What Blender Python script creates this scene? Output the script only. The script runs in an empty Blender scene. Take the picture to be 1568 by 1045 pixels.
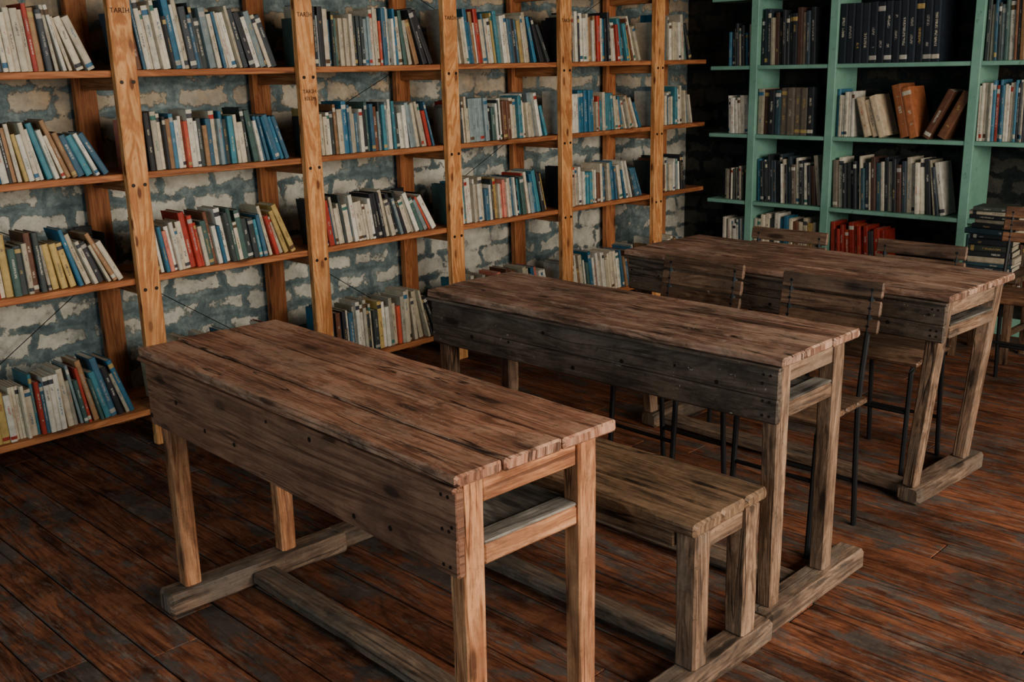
import bpy, bmesh, math, random
from mathutils import Vector, Matrix, noise as mnoise
random.seed(11)
R=random.random
U=random.uniform
# ------------------------------------------------------------------ node helpers
class NT:
    def __init__(s,name):
        s.m=bpy.data.materials.new(name); s.m.use_nodes=True
        s.t=s.m.node_tree; s.t.nodes.clear()
        s.out=s.n('ShaderNodeOutputMaterial'); s.b=s.n('ShaderNodeBsdfPrincipled')
        s.l(s.b.outputs[0],s.out.inputs[0])
    def n(s,k,**kw):
        x=s.t.nodes.new(k)
        for a,b in kw.items(): setattr(x,a,b)
        return x
    def l(s,a,b): s.t.links.new(a,b)
    def v(s,i,val):
        if hasattr(val,'is_output'): s.l(val,i)
        else: i.default_value=val
    def uv(s): return s.n('ShaderNodeUVMap').outputs[0]
    def obj(s): return s.n('ShaderNodeTexCoord').outputs['Object']
    def map(s,vec,sc,loc=(0,0,0),rot=0):
        m=s.n('ShaderNodeMapping'); s.l(vec,m.inputs['Vector']); m.inputs['Scale'].default_value=sc; m.inputs['Location'].default_value=loc
        m.inputs['Rotation'].default_value=(0,0,rot)
        return m.outputs[0]
    def noise(s,vec,sc=1,det=4,rough=.55,dist=0):
        x=s.n('ShaderNodeTexNoise'); s.l(vec,x.inputs['Vector'])
        x.inputs['Scale'].default_value=sc; x.inputs['Detail'].default_value=det
        x.inputs['Roughness'].default_value=rough; x.inputs['Distortion'].default_value=dist
        return x.outputs[0]
    def math(s,op,a,b=0.0,c=None,clamp=False):
        x=s.n('ShaderNodeMath',operation=op,use_clamp=clamp); s.v(x.inputs[0],a); s.v(x.inputs[1],b)
        if c is not None: s.v(x.inputs[2],c)
        return x.outputs[0]
    def ramp(s,f,stops):
        r=s.n('ShaderNodeValToRGB'); s.v(r.inputs[0],f); e=r.color_ramp.elements
        while len(e)<len(stops): e.new(.5)
        for k,(p,c) in zip(e,stops):
            k.position=p; k.color=(c,c,c,1) if isinstance(c,(int,float)) else (*c,1)
        return r.outputs[0]
    def mix(s,f,a,b,bt='MIX'):
        x=s.n('ShaderNodeMix',data_type='RGBA',blend_type=bt)
        s.v(x.inputs[0],f)
        s.v(x.inputs[6],(*a,1) if isinstance(a,tuple) and len(a)==3 else a)
        s.v(x.inputs[7],(*b,1) if isinstance(b,tuple) and len(b)==3 else b)
        return x.outputs[2]
    def sep(s,vec):
        x=s.n('ShaderNodeSeparateXYZ'); s.l(vec,x.inputs[0]); return x.outputs
    def comb(s,x,y,z=0.0):
        c=s.n('ShaderNodeCombineXYZ'); s.v(c.inputs[0],x); s.v(c.inputs[1],y); s.v(c.inputs[2],z); return c.outputs[0]
    def attr(s,name): return s.n('ShaderNodeAttribute',attribute_name=name)
    def fin(s,col,rough=.6,bump=None,bs=.3,bd=.01,spec=.35,metal=0):
        s.v(s.b.inputs['Base Color'],(*col,1) if isinstance(col,tuple) else col)
        s.v(s.b.inputs['Roughness'],rough); s.b.inputs['Specular IOR Level'].default_value=spec
        s.b.inputs['Metallic'].default_value=metal
        if bump is not None:
            b=s.n('ShaderNodeBump'); b.inputs['Strength'].default_value=bs; b.inputs['Distance'].default_value=bd
            s.l(bump,b.inputs['Height']); s.l(b.outputs[0],s.b.inputs['Normal'])
        return s.m

def wood(name,c0,c1,c2,patch=None,pamt=.5,pscale=3.0,specks=0,rough=.6,crack=.6,knots=.8,var=.35,bs=.5,
         scuff=None,samt=.5,kcol=None,kd=(2.0,6.5),grime=.45,spec=.3,gscale=2.4,chips=0,pstr=2.8,spots=.7,ringw=.12,scratch=0,scol=(.42,.33,.26),split=0):
    s=NT(name); uv=s.uv(); ob=s.obj()
    g1=s.noise(s.map(uv,(4,95,1)),1,6,.7,.25)
    wv=s.noise(s.map(uv,(1.3,9,1)),1,5,.6,1.2)
    ring=s.math('SINE',s.math('MULTIPLY',wv,46.0))
    ring=s.math('MULTIPLY_ADD',ring,.5,.5)
    f=s.math('ADD',s.math('MULTIPLY',g1,.64-ringw),s.math('ADD',s.math('MULTIPLY',wv,.36),s.math('MULTIPLY',ring,ringw)))
    col=s.ramp(f,[(.38,c0),(.50,c1),(.61,c2)])
    vo=s.n('ShaderNodeTexVoronoi'); vo.voronoi_dimensions='2D'; s.l(s.map(uv,(*kd,1)),vo.inputs['Vector']); vo.inputs['Scale'].default_value=1
    kk=s.math('ADD',vo.outputs['Distance'],s.math('MULTIPLY',s.math('SUBTRACT',g1,.5),.10))
    halo=s.ramp(kk,[(.08,1.0),(.24,0.0)])
    col=s.mix(s.math('MULTIPLY',halo,.45),col,tuple(x*.75 for x in c0))
    k=s.ramp(kk,[(.055,1.0),(.095,0.0)])
    col=s.mix(s.math('MULTIPLY',k,knots),col,kcol or tuple(x*.25 for x in c0))
    cr=s.ramp(s.noise(s.map(uv,(1.3,75,1),(3.1,0,0)),1,3,.5,.2),[(.64,0.0),(.69,1.0)])
    h=s.math('SUBTRACT',f,s.math('MULTIPLY',cr,.6))
    if patch:
        pn=s.noise(s.map(uv,(1,pstr,1)),pscale,9,.74,.4)
        pf=s.ramp(pn,[(.50,0.0),(.57,1.0)])
        col=s.mix(s.math('MULTIPLY',pf,pamt),col,patch)
    if scuff:
        sn=s.noise(s.map(uv,(2.2,13,1),(7,3,0)),2.2,9,.8,.2)
        sf=s.ramp(sn,[(.54,0.0),(.60,1.0)])
        col=s.mix(s.math('MULTIPLY',sf,samt),col,scuff)
        h=s.math('SUBTRACT',h,s.math('MULTIPLY',sf,.25))
    if patch:
        dk=s.ramp(s.noise(ob,gscale,9,.76),[(.36,grime),(.56,1.0)])
        col=s.mix(1.0,col,dk,'MULTIPLY')
        sp0=s.ramp(s.noise(ob,45,5,.75),[(.33,.35),(.41,1.0)])
        col=s.mix(spots,col,sp0,'MULTIPLY')
    col=s.mix(s.math('MULTIPLY',cr,crack),col,tuple(x*.2 for x in c0))
    if split:
        # long drying splits along the grain
        q=s.math('ABSOLUTE',s.math('SUBTRACT',s.noise(s.map(uv,(.8,10,1),(1.7,4,0)),1,3,.55,.1),.53))
        gate=s.ramp(s.noise(s.map(uv,(1.6,3,1),(9,1,0)),1,2,.5),[(.47,0.0),(.53,1.0)])
        ql=s.math('MULTIPLY',s.ramp(q,[(.003,1.0),(.010,0.0)]),gate)
        col=s.mix(s.math('MULTIPLY',ql,split),col,tuple(x*.12 for x in c0))
        h=s.math('SUBTRACT',h,s.math('MULTIPLY',ql,.9))
    if specks:
        sp=s.ramp(s.noise(ob,70,4,.75,.5),[(.64,0.0),(.68,1.0)])
        big=s.ramp(s.noise(ob,5,4,.65),[(.50,0.0),(.62,1.0)])
        col=s.mix(s.math('MULTIPLY',s.math('MULTIPLY',sp,big),specks),col,(.55,.50,.42))
    if scratch:
        for rt,sc in((.5,(9,170,1)),(-.9,(8,150,1)),(.08,(5,210,1))):
            q=s.ramp(s.noise(s.map(uv,sc,(rt,2,0),rt),1,2,.5,.15),[(.70,0.0),(.73,1.0)])
            col=s.mix(s.math('MULTIPLY',q,scratch),col,scol)
    if chips:
        cp=s.ramp(s.noise(s.map(uv,(1,1.6,1)),13,5,.6,.3),[(.685,0.0),(.70,1.0)])
        col=s.mix(s.math('MULTIPLY',cp,chips),col,(.50,.48,.43))
    a=s.attr('rnd')
    br=s.math('MULTIPLY_ADD',a.outputs['Fac'],var*2,1-var)
    col=s.mix(1.0,col,s.comb(br,br,br),'MULTIPLY')
    rr=s.math('MULTIPLY_ADD',g1,.35,rough-.17)
    return s.fin(col,rr,h,bs,.004,spec)

M={}
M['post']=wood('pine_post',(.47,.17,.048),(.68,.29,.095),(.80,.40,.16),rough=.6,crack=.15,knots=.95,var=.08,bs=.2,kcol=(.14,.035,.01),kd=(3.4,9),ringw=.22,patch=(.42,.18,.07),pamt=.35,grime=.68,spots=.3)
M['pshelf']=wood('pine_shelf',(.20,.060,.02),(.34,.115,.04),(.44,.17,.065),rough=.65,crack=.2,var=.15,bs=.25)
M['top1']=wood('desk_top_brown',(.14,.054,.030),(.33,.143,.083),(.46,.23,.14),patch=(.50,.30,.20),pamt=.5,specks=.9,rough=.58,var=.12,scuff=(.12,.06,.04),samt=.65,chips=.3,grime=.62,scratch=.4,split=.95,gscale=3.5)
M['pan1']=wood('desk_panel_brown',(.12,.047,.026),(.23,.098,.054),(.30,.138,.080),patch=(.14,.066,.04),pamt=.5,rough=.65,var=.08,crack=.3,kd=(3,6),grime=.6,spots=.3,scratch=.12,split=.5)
M['leg1']=wood('desk_leg_orange',(.22,.078,.032),(.48,.20,.088),(.64,.31,.15),patch=(.28,.13,.07),pamt=.45,rough=.65,var=.12,scuff=(.17,.07,.036),samt=.5,grime=.6,spots=.4,split=.7)
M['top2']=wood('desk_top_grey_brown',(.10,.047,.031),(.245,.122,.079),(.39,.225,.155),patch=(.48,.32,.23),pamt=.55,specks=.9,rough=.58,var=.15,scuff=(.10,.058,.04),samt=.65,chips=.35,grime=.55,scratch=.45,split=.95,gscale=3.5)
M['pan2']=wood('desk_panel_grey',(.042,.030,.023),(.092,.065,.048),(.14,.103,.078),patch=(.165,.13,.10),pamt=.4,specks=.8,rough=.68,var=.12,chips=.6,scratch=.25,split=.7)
M['leg2']=wood('desk_leg_weathered',(.085,.05,.032),(.22,.128,.078),(.37,.235,.15),patch=(.18,.135,.10),pamt=.5,rough=.72,var=.2,split=.8)
M['bench']=wood('bench_weathered',(.07,.042,.024),(.19,.108,.06),(.31,.19,.112),patch=(.27,.165,.095),pamt=.5,rough=.65,var=.2,scuff=(.08,.055,.036),samt=.65,scratch=.3,split=.9)
M['skid']=wood('skid_wood',(.055,.036,.025),(.145,.09,.06),(.25,.165,.11),patch=(.13,.11,.09),pamt=.6,rough=.78,var=.2)
M['chair']=wood('chair_slats',(.055,.028,.017),(.135,.072,.043),(.21,.125,.078),patch=(.10,.067,.047),pamt=.5,rough=.5,var=.15)
M['floor']=wood('floor_planks',(.062,.022,.013),(.165,.056,.028),(.26,.095,.046),patch=(.082,.076,.069),pamt=.85,pscale=2.6,pstr=2.6,rough=.88,var=.28,crack=.7,knots=.5,bs=.5,scuff=(.235,.18,.14),samt=.5,grime=.42,spec=.08,gscale=3.2,scratch=.18,scol=(.30,.24,.19))
M['shelfin']=wood('desk_inner_board',(.07,.06,.05),(.15,.135,.115),(.24,.225,.195),patch=(.11,.105,.095),pamt=.6,rough=.7)
def plain(name,c,rough=.5,metal=0,nz=.2):
    s=NT(name); n=s.noise(s.obj(),14,4)
    f=s.math('MULTIPLY_ADD',n,nz*2,1-nz)
    return s.fin(s.mix(1.0,c,s.comb(f,f,f),'MULTIPLY'),rough,metal=metal)
M['metal']=plain('black_tube_metal',(.025,.027,.03),.4,.6)
M['bolt']=plain('dark_bolt',(.02,.015,.012),.5,.5)
M['ink']=plain('ink_lettering',(.03,.015,.01),.8)
M['blackp']=plain('black_bookend_metal',(.012,.013,.015),.45,.3)
s=NT('green_paint'); ob=s.obj()
n1=s.noise(ob,5,6,.65); ch=s.ramp(s.noise(ob,22,6,.7),[(.60,0.0),(.66,1.0)])
col=s.ramp(n1,[(.3,(.12,.28,.215)),(.7,(.20,.40,.315))])
M['green']=s.fin(s.mix(s.math('MULTIPLY',ch,.6),col,(.08,.14,.11)),.6,n1,.2,.003)
# books
s=NT('book_cover'); a1=s.attr('c1'); a2=s.attr('c2'); uv=s.uv(); x,y,_=s.sep(uv)
seed=a2.outputs['Alpha']
inside=s.math('MULTIPLY',s.math('GREATER_THAN',x,.34),s.math('LESS_THAN',x,.66))
inside=s.math('MULTIPLY',inside,s.math('MULTIPLY',s.math('GREATER_THAN',y,.25),s.math('LESS_THAN',y,.78)))
sv=s.math('MULTIPLY',seed,97.0)
tn=s.noise(s.comb(s.math('MULTIPLY_ADD',x,4.0,sv),s.math('MULTIPLY',y,70.0),sv),1,2,.6)
blk=s.noise(s.comb(sv,s.math('MULTIPLY',y,3.4),sv),1,0,.5)
tx=s.math('MULTIPLY',s.math('MULTIPLY',s.math('GREATER_THAN',tn,.48),s.math('GREATER_THAN',blk,.53)),inside)
band=s.math('MULTIPLY',s.math('MULTIPLY',s.math('GREATER_THAN',y,.85),s.math('LESS_THAN',y,.93)),s.math('GREATER_THAN',seed,.78))
band2=s.math('MULTIPLY',s.math('MULTIPLY',s.math('GREATER_THAN',y,.05),s.math('LESS_THAN',y,.12)),s.math('LESS_THAN',s.math('ABSOLUTE',s.math('SUBTRACT',seed,.45)),.12))
fm=s.math('MAXIMUM',s.math('MULTIPLY',tx,.75),s.math('MAXIMUM',band,band2))
col=s.mix(fm,a1.outputs['Color'],a2.outputs['Color'])
dn=s.ramp(s.noise(s.obj(),30,5,.65),[(.3,.66),(.6,1.0)])
M['cover']=s.fin(s.mix(1.0,col,dn,'MULTIPLY'),.55)
s=NT('book_pages'); n=s.noise(s.map(s.obj(),(150,6,6)),1,3)
M['pages']=s.fin(s.ramp(n,[(.3,(.32,.27,.19)),(.7,(.58,.51,.40))]),.9)
# stone wall
def stone(name,ax,bright=1.0):
    s=NT(name); ob=s.obj(); x,y,z=s.sep(ob)
    a=x if ax=='x' else y
    def col3(sc,det):
        n=s.n('ShaderNodeTexNoise'); s.l(ob,n.inputs['Vector']); n.inputs['Scale'].default_value=sc; n.inputs['Detail'].default_value=det
        return s.sep(n.outputs[1])
    nx,ny,nz=col3(3.6,6)
    va=s.math('ADD',a,s.math('MULTIPLY',s.math('SUBTRACT',nx,.5),.28))
    vz=s.math('ADD',z,s.math('MULTIPLY',s.math('SUBTRACT',ny,.5),.12))
    br=s.n('ShaderNodeTexBrick'); s.l(s.comb(va,vz),br.inputs['Vector'])
    br.inputs['Scale'].default_value=1; br.inputs['Brick Width'].default_value=.26; br.inputs['Row Height'].default_value=.122
    br.inputs['Mortar Size'].default_value=.050; br.inputs['Mortar Smooth'].default_value=1.0
    br.inputs['Color1'].default_value=(0,0,0,1); br.inputs['Color2'].default_value=(1,1,1,1)
    br.inputs['Mortar'].default_value=(.5,.5,.5,1)
    bb=bright
    rg=s.noise(ob,15,8,.75); bg=s.noise(ob,2.6,5,.6)
    mm=s.math('ADD',br.outputs['Fac'],s.math('ADD',s.math('MULTIPLY',s.math('SUBTRACT',rg,.5),2.4),s.math('MULTIPLY',s.math('SUBTRACT',bg,.5),4.2)))
    m=s.ramp(mm,[(.42,0.0),(.60,1.0)])
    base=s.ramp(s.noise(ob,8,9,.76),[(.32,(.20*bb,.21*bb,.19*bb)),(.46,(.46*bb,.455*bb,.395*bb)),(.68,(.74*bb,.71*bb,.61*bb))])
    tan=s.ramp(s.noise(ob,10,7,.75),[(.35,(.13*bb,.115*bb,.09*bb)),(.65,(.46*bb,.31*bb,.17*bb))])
    up=s.ramp(s.math('ADD',s.math('MULTIPLY',z,.35),s.math('MULTIPLY',s.noise(ob,2.2,6,.65),.6)),[(.62,0.0),(.85,.8)])
    sel=s.math('MAXIMUM',s.math('MULTIPLY',br.outputs['Color'],.12),up)
    col=s.mix(sel,base,tan)
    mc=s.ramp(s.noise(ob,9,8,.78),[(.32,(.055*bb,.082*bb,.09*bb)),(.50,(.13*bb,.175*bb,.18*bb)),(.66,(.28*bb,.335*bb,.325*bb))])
    col=s.mix(m,col,mc)
    line=s.ramp(s.math('ADD',br.outputs['Fac'],s.math('MULTIPLY',s.math('SUBTRACT',rg,.5),1.4)),[(.90,0.0),(1.2,1.0)])
    col=s.mix(s.math('MULTIPLY',line,.4),col,(.04*bb,.06*bb,.07*bb))
    h=s.math('SUBTRACT',s.math('MULTIPLY',s.noise(ob,20,7,.75),.8),s.math('MULTIPLY',m,.6))
    return s.fin(col,.9,h,.7,.016,.2)
M['stone']=stone('stone_wall_plaster','x')
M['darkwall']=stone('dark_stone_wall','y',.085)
s=NT('old_plaster'); n1=s.noise(s.obj(),3,7,.65)
M['plaster']=s.fin(s.ramp(n1,[(.3,(.06,.09,.09)),(.7,(.13,.17,.165))]),.9,n1,.3,.01)
s=NT('ceiling_boards'); n1=s.noise(s.map(s.obj(),(8,1,1)),1,6,.65)
M['ceil']=s.fin(s.ramp(n1,[(.3,(.04,.035,.03)),(.7,(.10,.085,.07))]),.8)

# ------------------------------------------------------------------ mesh builder
class Bld:
    def __init__(s): s.v=[];s.f=[];s.uv=[];s.r=[];s.m=[];s.mats=[];s.c1=[];s.c2=[]
    def mi(s,k):
        if k not in s.mats: s.mats.append(k)
        return s.mats.index(k)
    def face(s,idx,uvs,r,m,c1=None,c2=None):
        s.f.append(idx); s.uv.append(uvs); s.r.append(r); s.m.append(m); s.c1.append(c1); s.c2.append(c2)
    def board(s,a,b,w,h,side,mat,seg=1,ch=.003,jit=0,taper=1.0,r=None):
        a=Vector(a);b=Vector(b);ax=b-a;L=ax.length;ax/=L
        sd=Vector(side); sd=(sd-ax*sd.dot(ax)).normalized(); up=ax.cross(sd)
        r=R() if r is None else r; m=s.mi(mat); ou,ov=U(0,40),U(0,40)
        ch=min(ch,w*.3,h*.3)
        hw,hh=w/2,h/2
        prof=[(-hw+ch,-hh),(hw-ch,-hh),(hw,-hh+ch),(hw,hh-ch),(hw-ch,hh),(-hw+ch,hh),(-hw,hh-ch),(-hw,-hh+ch)]
        ts=[0,ch/L]+[ch/L+(1-2*ch/L)*i/seg for i in range(1,seg)]+[1-ch/L,1]
        per=[0]
        for i in range(8):
            p,q=prof[i],prof[(i+1)%8]; per.append(per[-1]+math.hypot(p[0]-q[0],p[1]-q[1]))
        base=len(s.v); sx=U(0,100)
        for k,t in enumerate(ts):
            sc=(1+(taper-1)*t); e=ch if k in(0,len(ts)-1) else 0
            for j,(x,y) in enumerate(prof):
                X=x*sc; Y=y*sc
                X-=math.copysign(min(e,abs(X)),X) ; Y-=math.copysign(min(e,abs(Y)),Y)
                if jit:
                    nn=mnoise.noise(Vector((t*L*9+sx,j*1.7,3.3)))+.6*mnoise.noise(Vector((t*L*31+sx,j*2.7,9)))
                    mm=mnoise.noise(Vector((t*L*11+sx,j*3.1,7.7)))
                    X+=nn*jit*(1 if abs(X)>hw*.5*sc else 0) ; Y+=mm*jit*.35
                s.v.append(a+ax*(L*t)+sd*X+up*Y)
        n=len(ts)
        for k in range(n-1):
            for j in range(8):
                j2=(j+1)%8
                u0,u1=ts[k]*L+ou,ts[k+1]*L+ou; v0,v1=per[j]+ov,per[j+1]+ov
                s.face([base+k*8+j,base+k*8+j2,base+(k+1)*8+j2,base+(k+1)*8+j],[(u0,v0),(u0,v1),(u1,v1),(u1,v0)],r,m)
        for k in (0,n-1):
            idx=[base+k*8+j for j in range(8)]
            uvs=[(ou+prof[j][1]*.4,ov+prof[j][0]) for j in range(8)]
            if k==0: idx=idx[::-1];uvs=uvs[::-1]
            s.face(idx,uvs,r*.8,m)
    def box(s,x0,x1,y0,y1,z0,z1,mat,axis=None,**k):
        d=[x1-x0,y1-y0,z1-z0]; c=[(x0+x1)/2,(y0+y1)/2,(z0+z1)/2]
        if axis is None: axis=d.index(max(d))
        a=c[:];b=c[:]; a[axis]-=d[axis]/2; b[axis]+=d[axis]/2
        o=[i for i in range(3) if i!=axis]
        si=o[0] if d[o[0]]>=d[o[1]] else o[1]; oi=o[1] if si==o[0] else o[0]
        sd=[0,0,0]; sd[si]=1
        s.board(a,b,d[si],d[oi],sd,mat,**k)
    def tube(s,pts,r,mat,n=8):
        pts=[Vector(p) for p in pts]; m=s.mi(mat); base=len(s.v)
        for i,p in enumerate(pts):
            t=(pts[min(i+1,len(pts)-1)]-pts[max(i-1,0)]).normalized()
            ref=Vector((0,0,1)) if abs(t.z)<.9 else Vector((0,1,0))
            a=t.cross(ref).normalized(); b=t.cross(a)
            for j in range(n):
                an=2*math.pi*j/n; s.v.append(p+a*math.cos(an)*r+b*math.sin(an)*r)
        for i in range(len(pts)-1):
            for j in range(n):
                j2=(j+1)%n
                s.face([base+i*n+j,base+i*n+j2,base+(i+1)*n+j2,base+(i+1)*n+j],[(0,0)]*4,.5,m)
        s.face([base+j for j in range(n)],[(0,0)]*n,.5,m); s.face([base+(len(pts)-1)*n+j for j in range(n)],[(0,0)]*n,.5,m)
    def prism(s,pts,z0,z1,T,mat,c1,c2,front=None):
        m=s.mi(mat); b=len(s.v); n=len(pts)
        for z in (z0,z1):
            for p in pts: s.v.append(T@Vector((p[0],p[1],z)))
        for j in range(n):
            j2=(j+1)%n
            if front and j in front:
                a0,a1=front[j]; uvs=[(a0,0),(a1,0),(a1,1),(a0,1)]
            else: uvs=[(-1,-1)]*4
            s.face([b+j,b+j2,b+n+j2,b+n+j],uvs,.5,m,c1,c2)
        s.face([b+j for j in range(n)][::-1],[(-1,-1)]*n,.5,m,c1,c2)
        s.face([b+n+j for j in range(n)],[(-1,-1)]*n,.5,m,c1,c2)
    def done(s,name,loc=(0,0,0),rotz=0,parent=None,smooth=False):
        me=bpy.data.meshes.new(name); me.from_pydata([tuple(v) for v in s.v],[],s.f)
        uvl=me.uv_layers.new(name='UVMap'); flat=[c for u in s.uv for p in u for c in p]
        uvl.data.foreach_set('uv',flat)
        at=me.color_attributes.new(name='rnd',type='FLOAT_COLOR',domain='CORNER')
        at.data.foreach_set('color',[c for f,r in zip(s.f,s.r) for _ in f for c in (r,r,r,1)])
        if any(c is not None for c in s.c1):
            for nm,arr in(('c1',s.c1),('c2',s.c2)):
                at=me.color_attributes.new(name=nm,type='FLOAT_COLOR',domain='CORNER')
                at.data.foreach_set('color',[c for f,q in zip(s.f,arr) for _ in f for c in (q or (.5,.5,.5,1))])
        for k in s.mats: me.materials.append(M[k])
        me.polygons.foreach_set('material_index',s.m)
        bm=bmesh.new(); bm.from_mesh(me); bmesh.ops.recalc_face_normals(bm,faces=bm.faces); bm.to_mesh(me); bm.free()
        o=bpy.data.objects.new(name,me); bpy.context.collection.objects.link(o)
        o.location=loc; o.rotation_euler=(0,0,rotz)
        if parent: o.parent=parent
        return o
# ------------------------------------------------------------------ room
WV=4.42; WU=6.22; MV=-2.2; MU=-2.0; HC=2.9
b=Bld(); x=MU
while x<WU:
    w=min(U(.115,.14),WU-x); y=MV-U(0,1.5)
    if w<.03: break
    while y<WV:
        L=U(1.6,3.4); y0=max(y,MV); y1=min(y+L,WV)
        if y1-y0>.05:
            dz=U(-.0015,0)
            b.board((x+w/2,y0+.001,-.015+dz),(x+w/2,y1-.001,-.015+dz),w-.004,.03,(1,0,0),'floor',seg=max(1,int((y1-y0)*8)),ch=.003,jit=.0012)
        y+=L
    x+=w
b.box(MU,WU,MV,WV,-.06,-.034,'ceil',ch=.001)
b.done('floor')
def slab(name,x0,x1,y0,y1,z0,z1,mat):
    b=Bld(); b.box(x0,x1,y0,y1,z0,z1,mat,ch=.001); return b.done(name)
slab('ceiling',MU,WU,MV,WV,HC,HC+.1,'ceil')
slab('wall_left',MU,WU+.2,WV,WV+.2,-.1,HC+.1,'stone')
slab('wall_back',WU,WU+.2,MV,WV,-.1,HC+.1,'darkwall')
def wallwin(name,kind,a0,a1,w0,w1,z0,z1,pos0,pos1):
    b=Bld()
    for (p,q,r0,r1) in ((a0,w0,-.1,HC+.1),(w1,a1,-.1,HC+.1),(w0,w1,-.1,z0),(w0,w1,z1,HC+.1)):
        if kind=='y': b.box(p,q,pos0,pos1,r0,r1,'plaster',ch=.001)
        else: b.box(pos0,pos1,p,q,r0,r1,'plaster',ch=.001)
    return b.done(name)
K0,K1,KZ0,KZ1=.6,4.2,1.0,2.65
wallwin('wall_right','y',MU,WU,K0,K1,KZ0,KZ1,MV-.2,MV)
wallwin('wall_front','x',MV,WV,-.5,2.6,.9,2.3,MU-.2,MU)
def window(name,kind,w0,w1,z0,z1,pos):
    b=Bld(); t=.05; n=4
    def bx(p,q,r0,r1):
        if kind=='y': b.box(p,q,pos-.03,pos+.03,r0,r1,'green',ch=.004)
        else: b.box(pos-.03,pos+.03,p,q,r0,r1,'green',ch=.004)
    bx(w0,w1,z0,z0+t); bx(w0,w1,z1-t,z1)
    for i in range(n+1):
        c=w0+t/2+(w1-w0-t)*i/n; bx(c-t/2,c+t/2,z0+t,z1-t)
    b.done(name)
window('window_1','y',K0,K1,KZ0,KZ1,MV-.1)
window('fill_window','x',-.5,2.6,.9,2.3,MU-.1)  # unseen window, added as the opening for the cool fill

# ------------------------------------------------------------------ wooden bookshelf (left wall)
SV=4.0; posts=[.235,1.06,1.895,2.73,3.585,4.44,5.295]; zs=[.152,.708,1.128,1.524,1.935]; UE=5.84
b=Bld()
for i,u in enumerate(posts):
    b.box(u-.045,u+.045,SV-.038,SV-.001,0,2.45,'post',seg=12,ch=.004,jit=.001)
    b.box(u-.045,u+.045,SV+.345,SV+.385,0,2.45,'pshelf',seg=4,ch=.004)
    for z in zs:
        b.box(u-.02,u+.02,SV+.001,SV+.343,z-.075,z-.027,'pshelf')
        for q in(-.024,.024):
            b.tube([(u+q,SV-.037,z-.045),(u+q,SV-.0405,z-.045)],.0075,'bolt',10)
b.box(UE-.04,UE-.005,SV+.30,SV+.385,0,2.45,'pshelf',ch=.004)
for z in zs:
    us=[posts[0]-.05]+posts[2:7:2]+[UE]
    for p,q in zip(us[:-1],us[1:]):
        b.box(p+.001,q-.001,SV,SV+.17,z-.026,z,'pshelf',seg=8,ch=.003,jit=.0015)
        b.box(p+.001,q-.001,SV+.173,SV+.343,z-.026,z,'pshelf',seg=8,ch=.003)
for i in range(len(posts)-1):
    for k in (0,1,2,3):
        if R()<.5:
            p,q=posts[i]+.05,posts[i+1]-.05; z0,z1=zs[k]+.02,zs[k+1]-.03
            if R()<.5: z0,z1=z1,z0
            b.tube([(p,SV+.36,z0),(q,SV+.36,z1)],.002,'bolt',5)
shelf=b.done('wooden_bookshelf')
def label(txt,u,z,size):
    c=bpy.data.curves.new('label_text','FONT'); c.body=txt; c.size=size; c.align_x='CENTER'; c.extrude=.0003
    o=bpy.data.objects.new('post_label',c); bpy.context.collection.objects.link(o)
    o.location=(u,SV-.0395,z); o.rotation_euler=(math.pi/2,0,0); o.parent=shelf
    c.materials.append(M['ink'])
for i,u in enumerate(posts[1:6]): label('TARİH',u,1.735,.026)
label('TARİH',2.73,1.41,.024); label('BİLİM',2.73,1.38,.022)

# ------------------------------------------------------------------ books
PAL=[((.64,.55,.41),15),((.74,.69,.58),18),((.53,.45,.32),9),((.40,.36,.28),7),((.04,.12,.19),7),((.025,.14,.24),6),((.05,.22,.28),4),
     ((.40,.035,.02),3),((.62,.09,.045),2),((.025,.025,.03),8),((.04,.05,.05),6),((.16,.06,.03),4),((.50,.34,.11),2.2),((.06,.12,.105),4),((.22,.28,.29),5),((.65,.20,.14),1.5),((.32,.17,.08),4)]
DARK=[((.02,.025,.03),10),((.03,.045,.06),8),((.05,.06,.05),5),((.08,.04,.03),4),((.16,.13,.10),4),((.03,.07,.09),4),((.3,.27,.2),2),((.16,.03,.02),.6)]
LIGHT=[((.64,.58,.47),10),((.72,.68,.59),10),((.45,.40,.31),6),((.03,.03,.04),2),((.05,.18,.28),2.5),((.4,.05,.03),.6)]
WARM=[((.60,.5,.36),4),((.50,.17,.06),4),((.25,.10,.05),4),((.12,.05,.03),3)]
ENC=[((.012,.016,.026),1),((.014,.02,.03),1)]
RED=[((.35,.03,.02),5),((.45,.06,.02),4),((.05,.05,.06),3),((.3,.2,.12),1)]
def pick(p):
    t=U(0,sum(w for _,w in p))
    for c,w in p:
        t-=w
        if t<=0: break
    k=U(.75,1.1); return tuple(min(1,x*k) for x in c)
def book(B,T,t,h,d,c):
    lum=sum(c)/3
    if lum>.25: c2=random.choice([(.03,.03,.04),(.05,.05,.06),(.03,.12,.22),(.1,.05,.02),(.04,.15,.12),(.35,.03,.02)])
    else: c2=random.choice([(.5,.46,.36),(.5,.48,.42),(.4,.28,.1),(.35,.33,.3)])
    C1=(*c,1);C2=(*c2,R()); bl=min(.0035,t*.2); bt=min(.0022,t*.15)
    B.prism([(0,bl),(t*.2,.0006),(t*.8,.0006),(t,bl),(t,bl+.003),(0,bl+.003)],0,h,T,'cover',C1,C2,front={0:(0,.2),1:(.2,.8),2:(.8,1)})
    for x0,x1 in((0,bt),(t-bt,t)):
        B.prism([(x0,bl+.003),(x1,bl+.003),(x1,d),(x0,d)],0,h,T,'cover',C1,C2)
    B.prism([(bt,bl+.003),(t-bt,bl+.003),(t-bt,d-.004),(bt,d-.004)],.002,h-.003,T,'pages',C1,C2)
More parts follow.
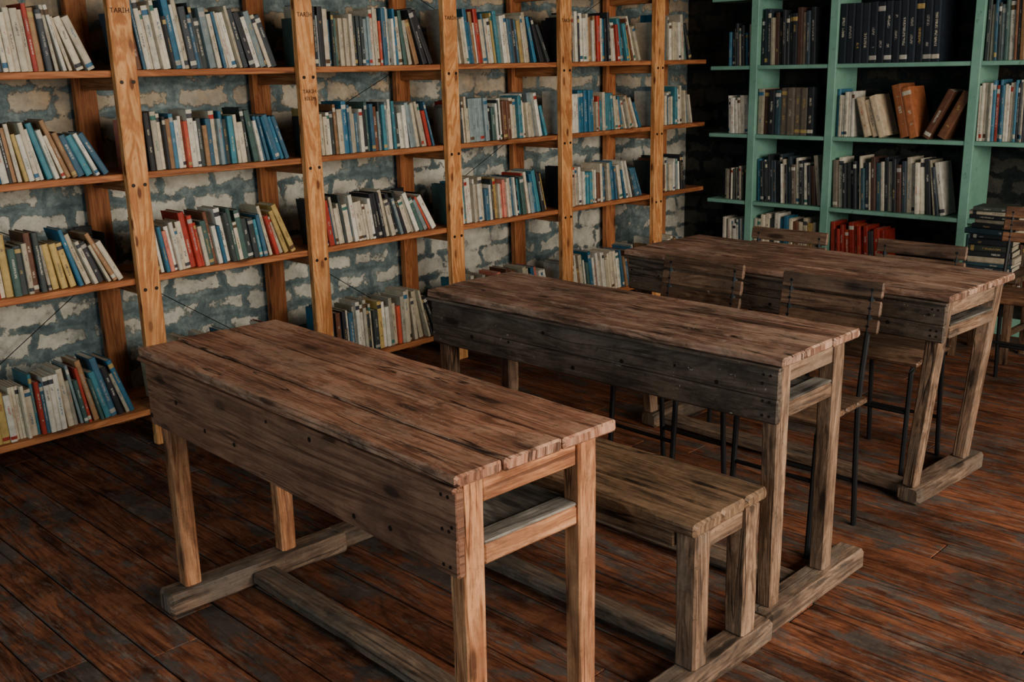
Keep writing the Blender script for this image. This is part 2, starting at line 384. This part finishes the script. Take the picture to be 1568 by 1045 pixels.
def row(B,O,X,Y,width,hr,pal=PAL,tr=(.011,.028),lean0=2,lean1=20,leanfrac=.3,dr=(.13,.165),fill=1.0,setback=(.004,.03)):
    O=Vector(O);X=Vector(X);Y=Vector(Y);Z=Vector((0,0,1)); W=width*fill
    prev=None; c=None
    base=U(-1,1)
    a=math.radians(max(0,lean0+base)); gcount=0; same=False
    while True:
        if gcount<=0:
            gcount=random.randint(1,5); hbase=U(*hr); tb=U(*tr); c=pick(pal); same=R()<.2
        gcount-=1
        if not same: c=pick(pal); hbase=U(*hr); tb=U(*tr)
        t=tb*U(.97,1.03); h=hbase; d=min(U(*dr),h*.72)
        if prev is None: px=.002+h*math.sin(a)
        else:
            p0,t0,h0,a0=prev
            pos=p0/W
            tgt=math.radians(lean0+(lean1-lean0)*max(0,(pos-(1-leanfrac))/leanfrac))
            a=max(a0,min(tgt+math.radians(U(-1,1.5)),a0+math.radians(7)))
            xb,zb=p0+t0*math.cos(a0),t0*math.sin(a0); xr,zr=xb-h0*math.sin(a0),zb+h0*math.cos(a0)
            if a-a0<.002: a=a0; px=p0+t0/max(.01,math.cos(a0))+.0004
            elif zr/math.cos(a)<=h: px=xr+zr*math.tan(a)
            else: px=h*math.sin(a)+xb-(h*math.cos(a)-zb)*math.tan(a0)
            px=max(px,p0+t0/math.cos(a0))+.0004
        if px+t*math.cos(a)>W: break
        prev=(px,t,h,a); sb=U(*setback)
        Rm=Matrix(((math.cos(a),0,-math.sin(a)),(0,1,0),(math.sin(a),0,math.cos(a))))
        Bm=Matrix((X,Y,Z)).transposed()
        T=Matrix.Translation(O+X*px+Y*sb+Z*.0008)@(Bm@Rm).to_4x4()
        book(B,T,t,h,d,c)
    return
B=Bld()
bounds=posts+[UE-.04]
for k,z in enumerate(zs[:4]):
    for i in range(len(bounds)-1):
        u0=bounds[i]+.008; u1=bounds[i+1]-.052
        hr=(.20,.275) if k==3 else (.165,.24)
        if k==0: hr=(.18,.27)
        pal=PAL
        if k==3 and i<=2: pal=PAL+[((.05,.06,.07),14),((.5,.42,.3),8)]
        if k==2 and i==2: pal=PAL+LIGHT
        row(B,(u0+.008,SV+.006,z),(1,0,0),(0,1,0),u1-u0,hr,pal,lean0=random.choice([1,3,5,7]),lean1=random.choice([16,22,27,32]),leanfrac=U(.3,.6),fill=U(.92,.99))
B.done('books_on_wooden_shelf')
B=Bld()
for (i,k) in((0,2),(2,2),(2,1),(3,2),(4,2),(1,1),(3,1),(4,1),(5,2),(5,1)):
    u=bounds[i+1]-.058; z=zs[k]+.001
    z1=.17
    B.box(u-.002,u,SV+.2,SV+.33,z,z+z1,'blackp',ch=.0005)
    B.box(u-.09,u-.003,SV+.2,SV+.33,z,z+.002,'blackp',ch=.0005)
    B.box(u-.075,u-.004,SV+.31,SV+.33,z+.003,z+.05,'blackp',ch=.001)
    B.box(u-.075,u-.055,SV+.31,SV+.33,z+.051,z+.15,'blackp',ch=.001)
    B.box(u-.024,u-.004,SV+.31,SV+.33,z+.051,z+.15,'blackp',ch=.001)
    B.box(u-.075,u-.004,SV+.31,SV+.33,z+.151,z+.19,'blackp',ch=.001)
B.done('bookends')

# ------------------------------------------------------------------ green bookshelf
GU=5.86; GD=.30; gp=[3.664,3.129,2.289,1.43,.60]; gz=[.25,.628,1.055,1.48,1.90]
b=Bld()
for v in gp:
    b.box(GU,GU+.022,v-.026,v+.026,0,2.3,'green',ch=.003)
    b.box(GU+.022,GU+GD,v-.014,v+.014,0,2.3,'green',ch=.002)
ed=[3.985]+gp
for p,q in zip(ed[:-1],ed[1:]):
    for z in gz:
        b.box(GU+.004,GU+GD,q+.015,p-(.015 if p<3.9 else 0),z-.024,z,'green',ch=.003,axis=1)
    b.box(GU+.012,GU+.03,q+.027,p-(.027 if p<3.9 else 0),.0,.10,'green',ch=.003,axis=1)
b.done('green_bookshelf')
B=Bld(); gx=(0,-1,0); gy=(1,0,0)
def grow(p,q,k,off=0,**kw):
    row(B,(GU+.028,p-.018-off,gz[k]),gx,gy,p-q-.036-off,**kw)
grow(3.90,3.664,3,hr=(.2,.26),pal=LIGHT+DARK,lean0=1,lean1=4)
grow(3.90,3.664,2,hr=(.2,.26),pal=WARM+LIGHT,lean0=3,lean1=16)
grow(3.90,3.664,1,hr=(.19,.24),pal=LIGHT+DARK,lean0=1,lean1=5)
grow(3.90,3.664,0,hr=(.2,.26),pal=LIGHT,lean0=1,lean1=5)
grow(3.664,3.129,3,hr=(.28,.34),pal=DARK,tr=(.02,.035),lean0=0,lean1=12,dr=(.18,.2),fill=.85)
grow(3.664,3.129,2,hr=(.26,.31),pal=ENC+DARK,tr=(.03,.05),lean0=0,lean1=8,dr=(.18,.2),fill=.85)
grow(3.664,3.129,1,hr=(.24,.31),pal=LIGHT+DARK+DARK,tr=(.012,.03),lean0=2,lean1=14,fill=.97)
grow(3.664,3.129,0,hr=(.26,.31),pal=PAL,tr=(.02,.04),lean0=0,lean1=5,fill=.9)
grow(3.129,2.289,3,hr=(.335,.34),pal=ENC,tr=(.044,.046),lean0=0,lean1=1,dr=(.2,.21),fill=.80,setback=(.004,.008))
grow(3.129,2.289,2,hr=(.24,.28),pal=LIGHT,tr=(.015,.022),lean0=0,lean1=3,fill=.16)
grow(3.129,2.289,2,off=.13,hr=(.22,.27),pal=[((.60,.47,.32),1)],tr=(.03,.045),lean0=17,lean1=20,fill=.30,dr=(.17,.19))
grow(3.129,2.289,2,off=.33,hr=(.27,.31),pal=[((.40,.13,.05),1),((.3,.10,.04),1)],tr=(.045,.06),lean0=14,lean1=16,fill=.42,dr=(.17,.19))
def solo(p,q,k,off,t,h,ang,c):
    a=math.radians(ang)
    Rm=Matrix(((math.cos(a),0,-math.sin(a)),(0,1,0),(math.sin(a),0,math.cos(a))))
    Bm=Matrix((Vector(gx),Vector(gy),Vector((0,0,1)))).transposed()
    zz=max(0,-t*math.sin(a))
    T=Matrix.Translation(Vector((GU+.035,p-.018-off,gz[k]+.001+zz)))@(Bm@Rm).to_4x4()
    book(B,T,t,h,.17,c)
solo(3.129,2.289,2,.545,.04,.29,-26,(.11,.045,.025))
solo(3.129,2.289,2,.63,.05,.28,-27,(.17,.07,.035))
grow(3.129,2.289,1,hr=(.24,.32),pal=DARK+DARK+LIGHT,tr=(.012,.035),lean0=2,lean1=14,fill=.90)
grow(3.129,2.289,0,hr=(.24,.30),pal=RED,tr=(.02,.035),lean0=3,lean1=10,fill=.5)
grow(2.289,1.43,3,hr=(.28,.34),pal=PAL,tr=(.012,.03),lean0=1,lean1=4)
grow(2.289,1.43,2,hr=(.29,.33),pal=LIGHT,tr=(.008,.016),lean0=0,lean1=3)
grow(2.289,1.43,0,hr=(.24,.3),pal=DARK,lean0=1,lean1=8)
for k in(0,1,2,3): grow(1.43,.6,k,hr=(.2,.3),pal=PAL,lean0=1,lean1=10)
B.done('books_on_green_shelf')

# ------------------------------------------------------------------ desks
def desk(name,loc,rot,D,L,H,top,pan,leg,pz,skx=(-.035,.57),strx=.26,splay=0.0):
    b=Bld()
    zt=H-.026
    ws=[.27,.36,.37]; x=-.012; tot=D+.024; rs=[.35,.75,.55]
    for i,w in enumerate(ws):
        ww=w*tot
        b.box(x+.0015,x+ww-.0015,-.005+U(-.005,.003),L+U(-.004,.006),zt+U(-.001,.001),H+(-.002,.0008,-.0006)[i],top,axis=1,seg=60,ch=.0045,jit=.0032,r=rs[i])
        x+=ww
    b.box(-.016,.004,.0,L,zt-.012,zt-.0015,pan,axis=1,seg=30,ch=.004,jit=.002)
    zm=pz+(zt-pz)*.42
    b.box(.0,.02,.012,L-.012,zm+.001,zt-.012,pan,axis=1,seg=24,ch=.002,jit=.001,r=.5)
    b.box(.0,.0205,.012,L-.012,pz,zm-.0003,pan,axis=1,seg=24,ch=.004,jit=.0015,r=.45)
    lw=.055
    for y0,sgn in((.018,1),(L-.018-.05,-1)):
        yc=y0+.025
        for xc in(.021+lw/2,D-.02-lw/2):
            b.board((xc,yc,zt-.001),(xc,yc+sgn*splay,.066),lw,.05,(1,0,0),leg,seg=10,ch=.005,jit=.0018,taper=.88)
        xa,xb=.021+lw,D-.02-lw
        b.box(xa+.001,xb-.001,yc-.018,yc+.018,zt-.062,zt-.001,leg,axis=0,seg=5,ch=.004,jit=.001)
        b.box(xa+.001,xb-.001,yc-.02,yc+.016,pz+.0,pz+.042,leg,axis=0,seg=5,ch=.004,jit=.001)
        ys=yc+sgn*splay
        b.board((skx[0],ys,.035),(skx[1],ys,.033),.085,.066,(0,1,0),'skid',seg=12,ch=.009,jit=.003)
    b.box(.022,D-.05,.075,L-.075,pz+.02,pz+.038,'shelfin',axis=1,seg=6,ch=.003)
    b.box(.078,D-.078,.024,.074,pz+.043,pz+.050,'shelfin',axis=0,seg=3,ch=.002)
    b.box(D-.045,D-.022,.07,L-.07,zt-.05,zt-.001,leg,axis=1,seg=6)
    b.box(strx-.04,strx+.04,.06+splay+.03,L-.09-splay,.018,.052,'skid',axis=1,seg=14,ch=.006,jit=.003)
    for i in range(9):
        y=.04+(L-.08)*i/8+U(-.03,.03)
        zc=U(pz+.02,zt-.03); b.tube([(-.0012,y,zc),(.002,y,zc)],U(.004,.007),'bolt',8)
    for y in(.035,.055):
        for z in(zt-.03,zt-.1,pz+.02): b.tube([(-.0012,y,z),(.002,y,z)],.004,'bolt',8)
    return b.done(name,loc,rot)
desk('school_desk',(1.180,1.325,0),math.radians(-2.0),.415,1.34,.785,'top1','pan1','leg1',.565)
desk('school_desk',(2.245,1.285,0),math.radians(.4),.385,1.345,.785,'top2','pan2','leg2',.60,skx=(.0,.54))
desk('school_desk',(3.29,1.30,0),math.radians(-2.5),.48,1.37,.765,'top2','pan2','leg2',.60,skx=(.03,.54),strx=.10,splay=.06)

# ------------------------------------------------------------------ bench
def bench(name,loc,rot,D,L,H):
    b=Bld(); x=0
    for w in(.36,.33,.31):
        b.box(x+.001,x+D*w-.0015,U(-.006,.006),L+U(-.01,.01),H-.035,H+U(-.002,.001),'bench',axis=1,seg=40,ch=.007,jit=.0035); x+=D*w
    b.box(.022,.044,.08,L-.08,H-.085,H-.036,'bench',axis=1,seg=10)
    for yc,s_ in((.045,1),(L-.045,-1)):
        for xc in(.055,D-.05):
            b.board((xc,yc,H-.036),(xc,yc,.066),.06,.062,(1,0,0),'leg2',seg=8,ch=.006,jit=.003,taper=.95)
        b.box(.087,D-.082,yc-.02,yc+.02,H-.095,H-.036,'leg2',axis=0,seg=4,ch=.005,jit=.002)
        b.board((-.08,yc,.035),(D+.06,yc,.035),.075,.066,(0,1,0),'skid',seg=14,ch=.009,jit=.004)
    b.box(D*.5-.03,D*.5+.035,.085,L-.085,.02,.06,'skid',axis=1,seg=12,ch=.006,jit=.003)
    return b.done(name,loc,rot)
bench('wooden_bench',(1.848,1.262,0),math.radians(0),.322,1.39,.468)

# ------------------------------------------------------------------ chairs
def chair(name,loc,rot=0,wood_='chair',W=.34,H=.82):
    b=Bld()
    for y in(.03,W-.03):
        b.tube([(.35,y,0),(.335,y,.20),(.325,y,.42),(.335,y,.52),(.365,y,.68),(.385,y,H-.02)],.0095,'metal')
        b.tube([(.03,y,0),(.045,y,.25),(.055,y,.40),(.07,y,.422),(.10,y,.428),(.315,y,.428)],.0095,'metal')
    for x,z in((.046,.25),(.337,.16)):
        b.tube([(x,.04,z),(x,W-.04,z)],.0075,'metal')
    for i in range(4):
        x0=.03+i*.076; zz=.450 if i else .446
        b.board((x0+.037,0,zz-.0035),(x0+.037,W,zz-.0035),.071,.018,(1,0,0 if i else .15),wood_,seg=3,ch=.005)
    for k,(z,w) in enumerate(((H-.025,.052),(H-.083,.05),(H-.139,.045))):
        xx=.337+(z-.52)*.165
        b.board((xx,-.005,z),(xx,W+.005,z),w,.014,(.165,0,1),wood_,seg=3,ch=.004)
        for y in(.03,W-.03): b.tube([(xx-.0085,y,z),(xx+.011,y,z)],.005,'metal',8)
    return b.done(name,loc,rot)
chair('school_chair',(2.70,1.42,0),math.radians(1.5))
chair('school_chair',(2.70,1.95,0),math.radians(-2))
chair('school_chair',(3.50,1.49,0),math.radians(0))
chair('school_chair',(3.49,2.04,0),math.radians(1))
M['chair2']=wood('chair_slats_warm',(.08,.035,.018),(.20,.09,.045),(.30,.15,.08),patch=(.10,.05,.03),pamt=.5)
chair('school_chair',(4.72,1.42,0),math.radians(3),'chair2')

# ------------------------------------------------------------------ stool with book stack
b=Bld()
sx,sy=.34,.34
b.box(0,sx,0,sy,.42,.45,'chair',axis=1,seg=3,ch=.005)
for x in(.04,sx-.04):
    for y in(.04,sy-.04): b.board((x,y,.419),(x,y,0),.04,.04,(1,0,0),'chair',taper=.8)
for y in(.04,sy-.04): b.box(.062,sx-.062,y-.012,y+.012,.14,.17,'chair')
b.done('wooden_stool',(5.25,1.76,0))
B=Bld(); z=.4515
for i in range(13):
    t=U(.018,.032); w=U(.20,.25); d=U(.15,.17); an=math.radians(U(-9,9))
    c=pick(WARM+DARK+DARK+[((.35,.3,.22),6)])
    Rm=Matrix(((0,1,0),(0,0,1),(1,0,0)))
    T=Matrix.Translation((5.34+U(-.01,.01),1.82+U(-.01,.01),z))@Matrix.Rotation(an,4,'Z')@Rm.to_4x4()
    book(B,T,t,w,d,c); z+=t+.0006
B.done('stack_of_books')

# ------------------------------------------------------------------ lights
def area(name,loc,target,sx,sy,e,col):
    l=bpy.data.lights.new(name,'AREA'); l.shape='RECTANGLE'; l.size=sx; l.size_y=sy; l.energy=e; l.color=col
    o=bpy.data.objects.new(name,l); bpy.context.collection.objects.link(o); o.location=loc
    o.rotation_euler=(Vector(target)-Vector(loc)).to_track_quat('-Z','Y').to_euler(); return o
area('window_daylight_key',((K0+K1)/2,MV-.02,(KZ0+KZ1)/2),(2.3,3.0,.7),3.5,1.55,330,(1.0,.88,.73))
area('cool_fill',(MU-.02,1.0,1.65),(3,2.0,.9),2.9,1.3,52,(.66,.90,1.0))  # added fill lamp, tints shadows and desk fronts teal; no known source
w=bpy.data.worlds.new('World'); bpy.context.scene.world=w; w.use_nodes=True
w.node_tree.nodes['Background'].inputs[0].default_value=(.45,.75,.85,1); w.node_tree.nodes['Background'].inputs[1].default_value=.4

# ------------------------------------------------------------------ camera
p=math.radians(14.75); r=.0228
Rt=Vector((.7071068,-.7071068,0)); F=Vector((.7071068*math.cos(p),.7071068*math.cos(p),-math.sin(p))); Up=Rt.cross(F)
ra=(Rt*math.cos(r)-Up*math.sin(r)); ua=(Up*math.cos(r)+Rt*math.sin(r))
cam=bpy.data.cameras.new('camera'); cam.lens=1590/1568*36; cam.sensor_width=36; cam.clip_start=.05
co=bpy.data.objects.new('camera',cam); bpy.context.collection.objects.link(co)
m=Matrix((ra,ua,-F)).transposed().to_4x4(); m.translation=Vector((0,0,1.5)); co.matrix_world=m
bpy.context.scene.camera=co
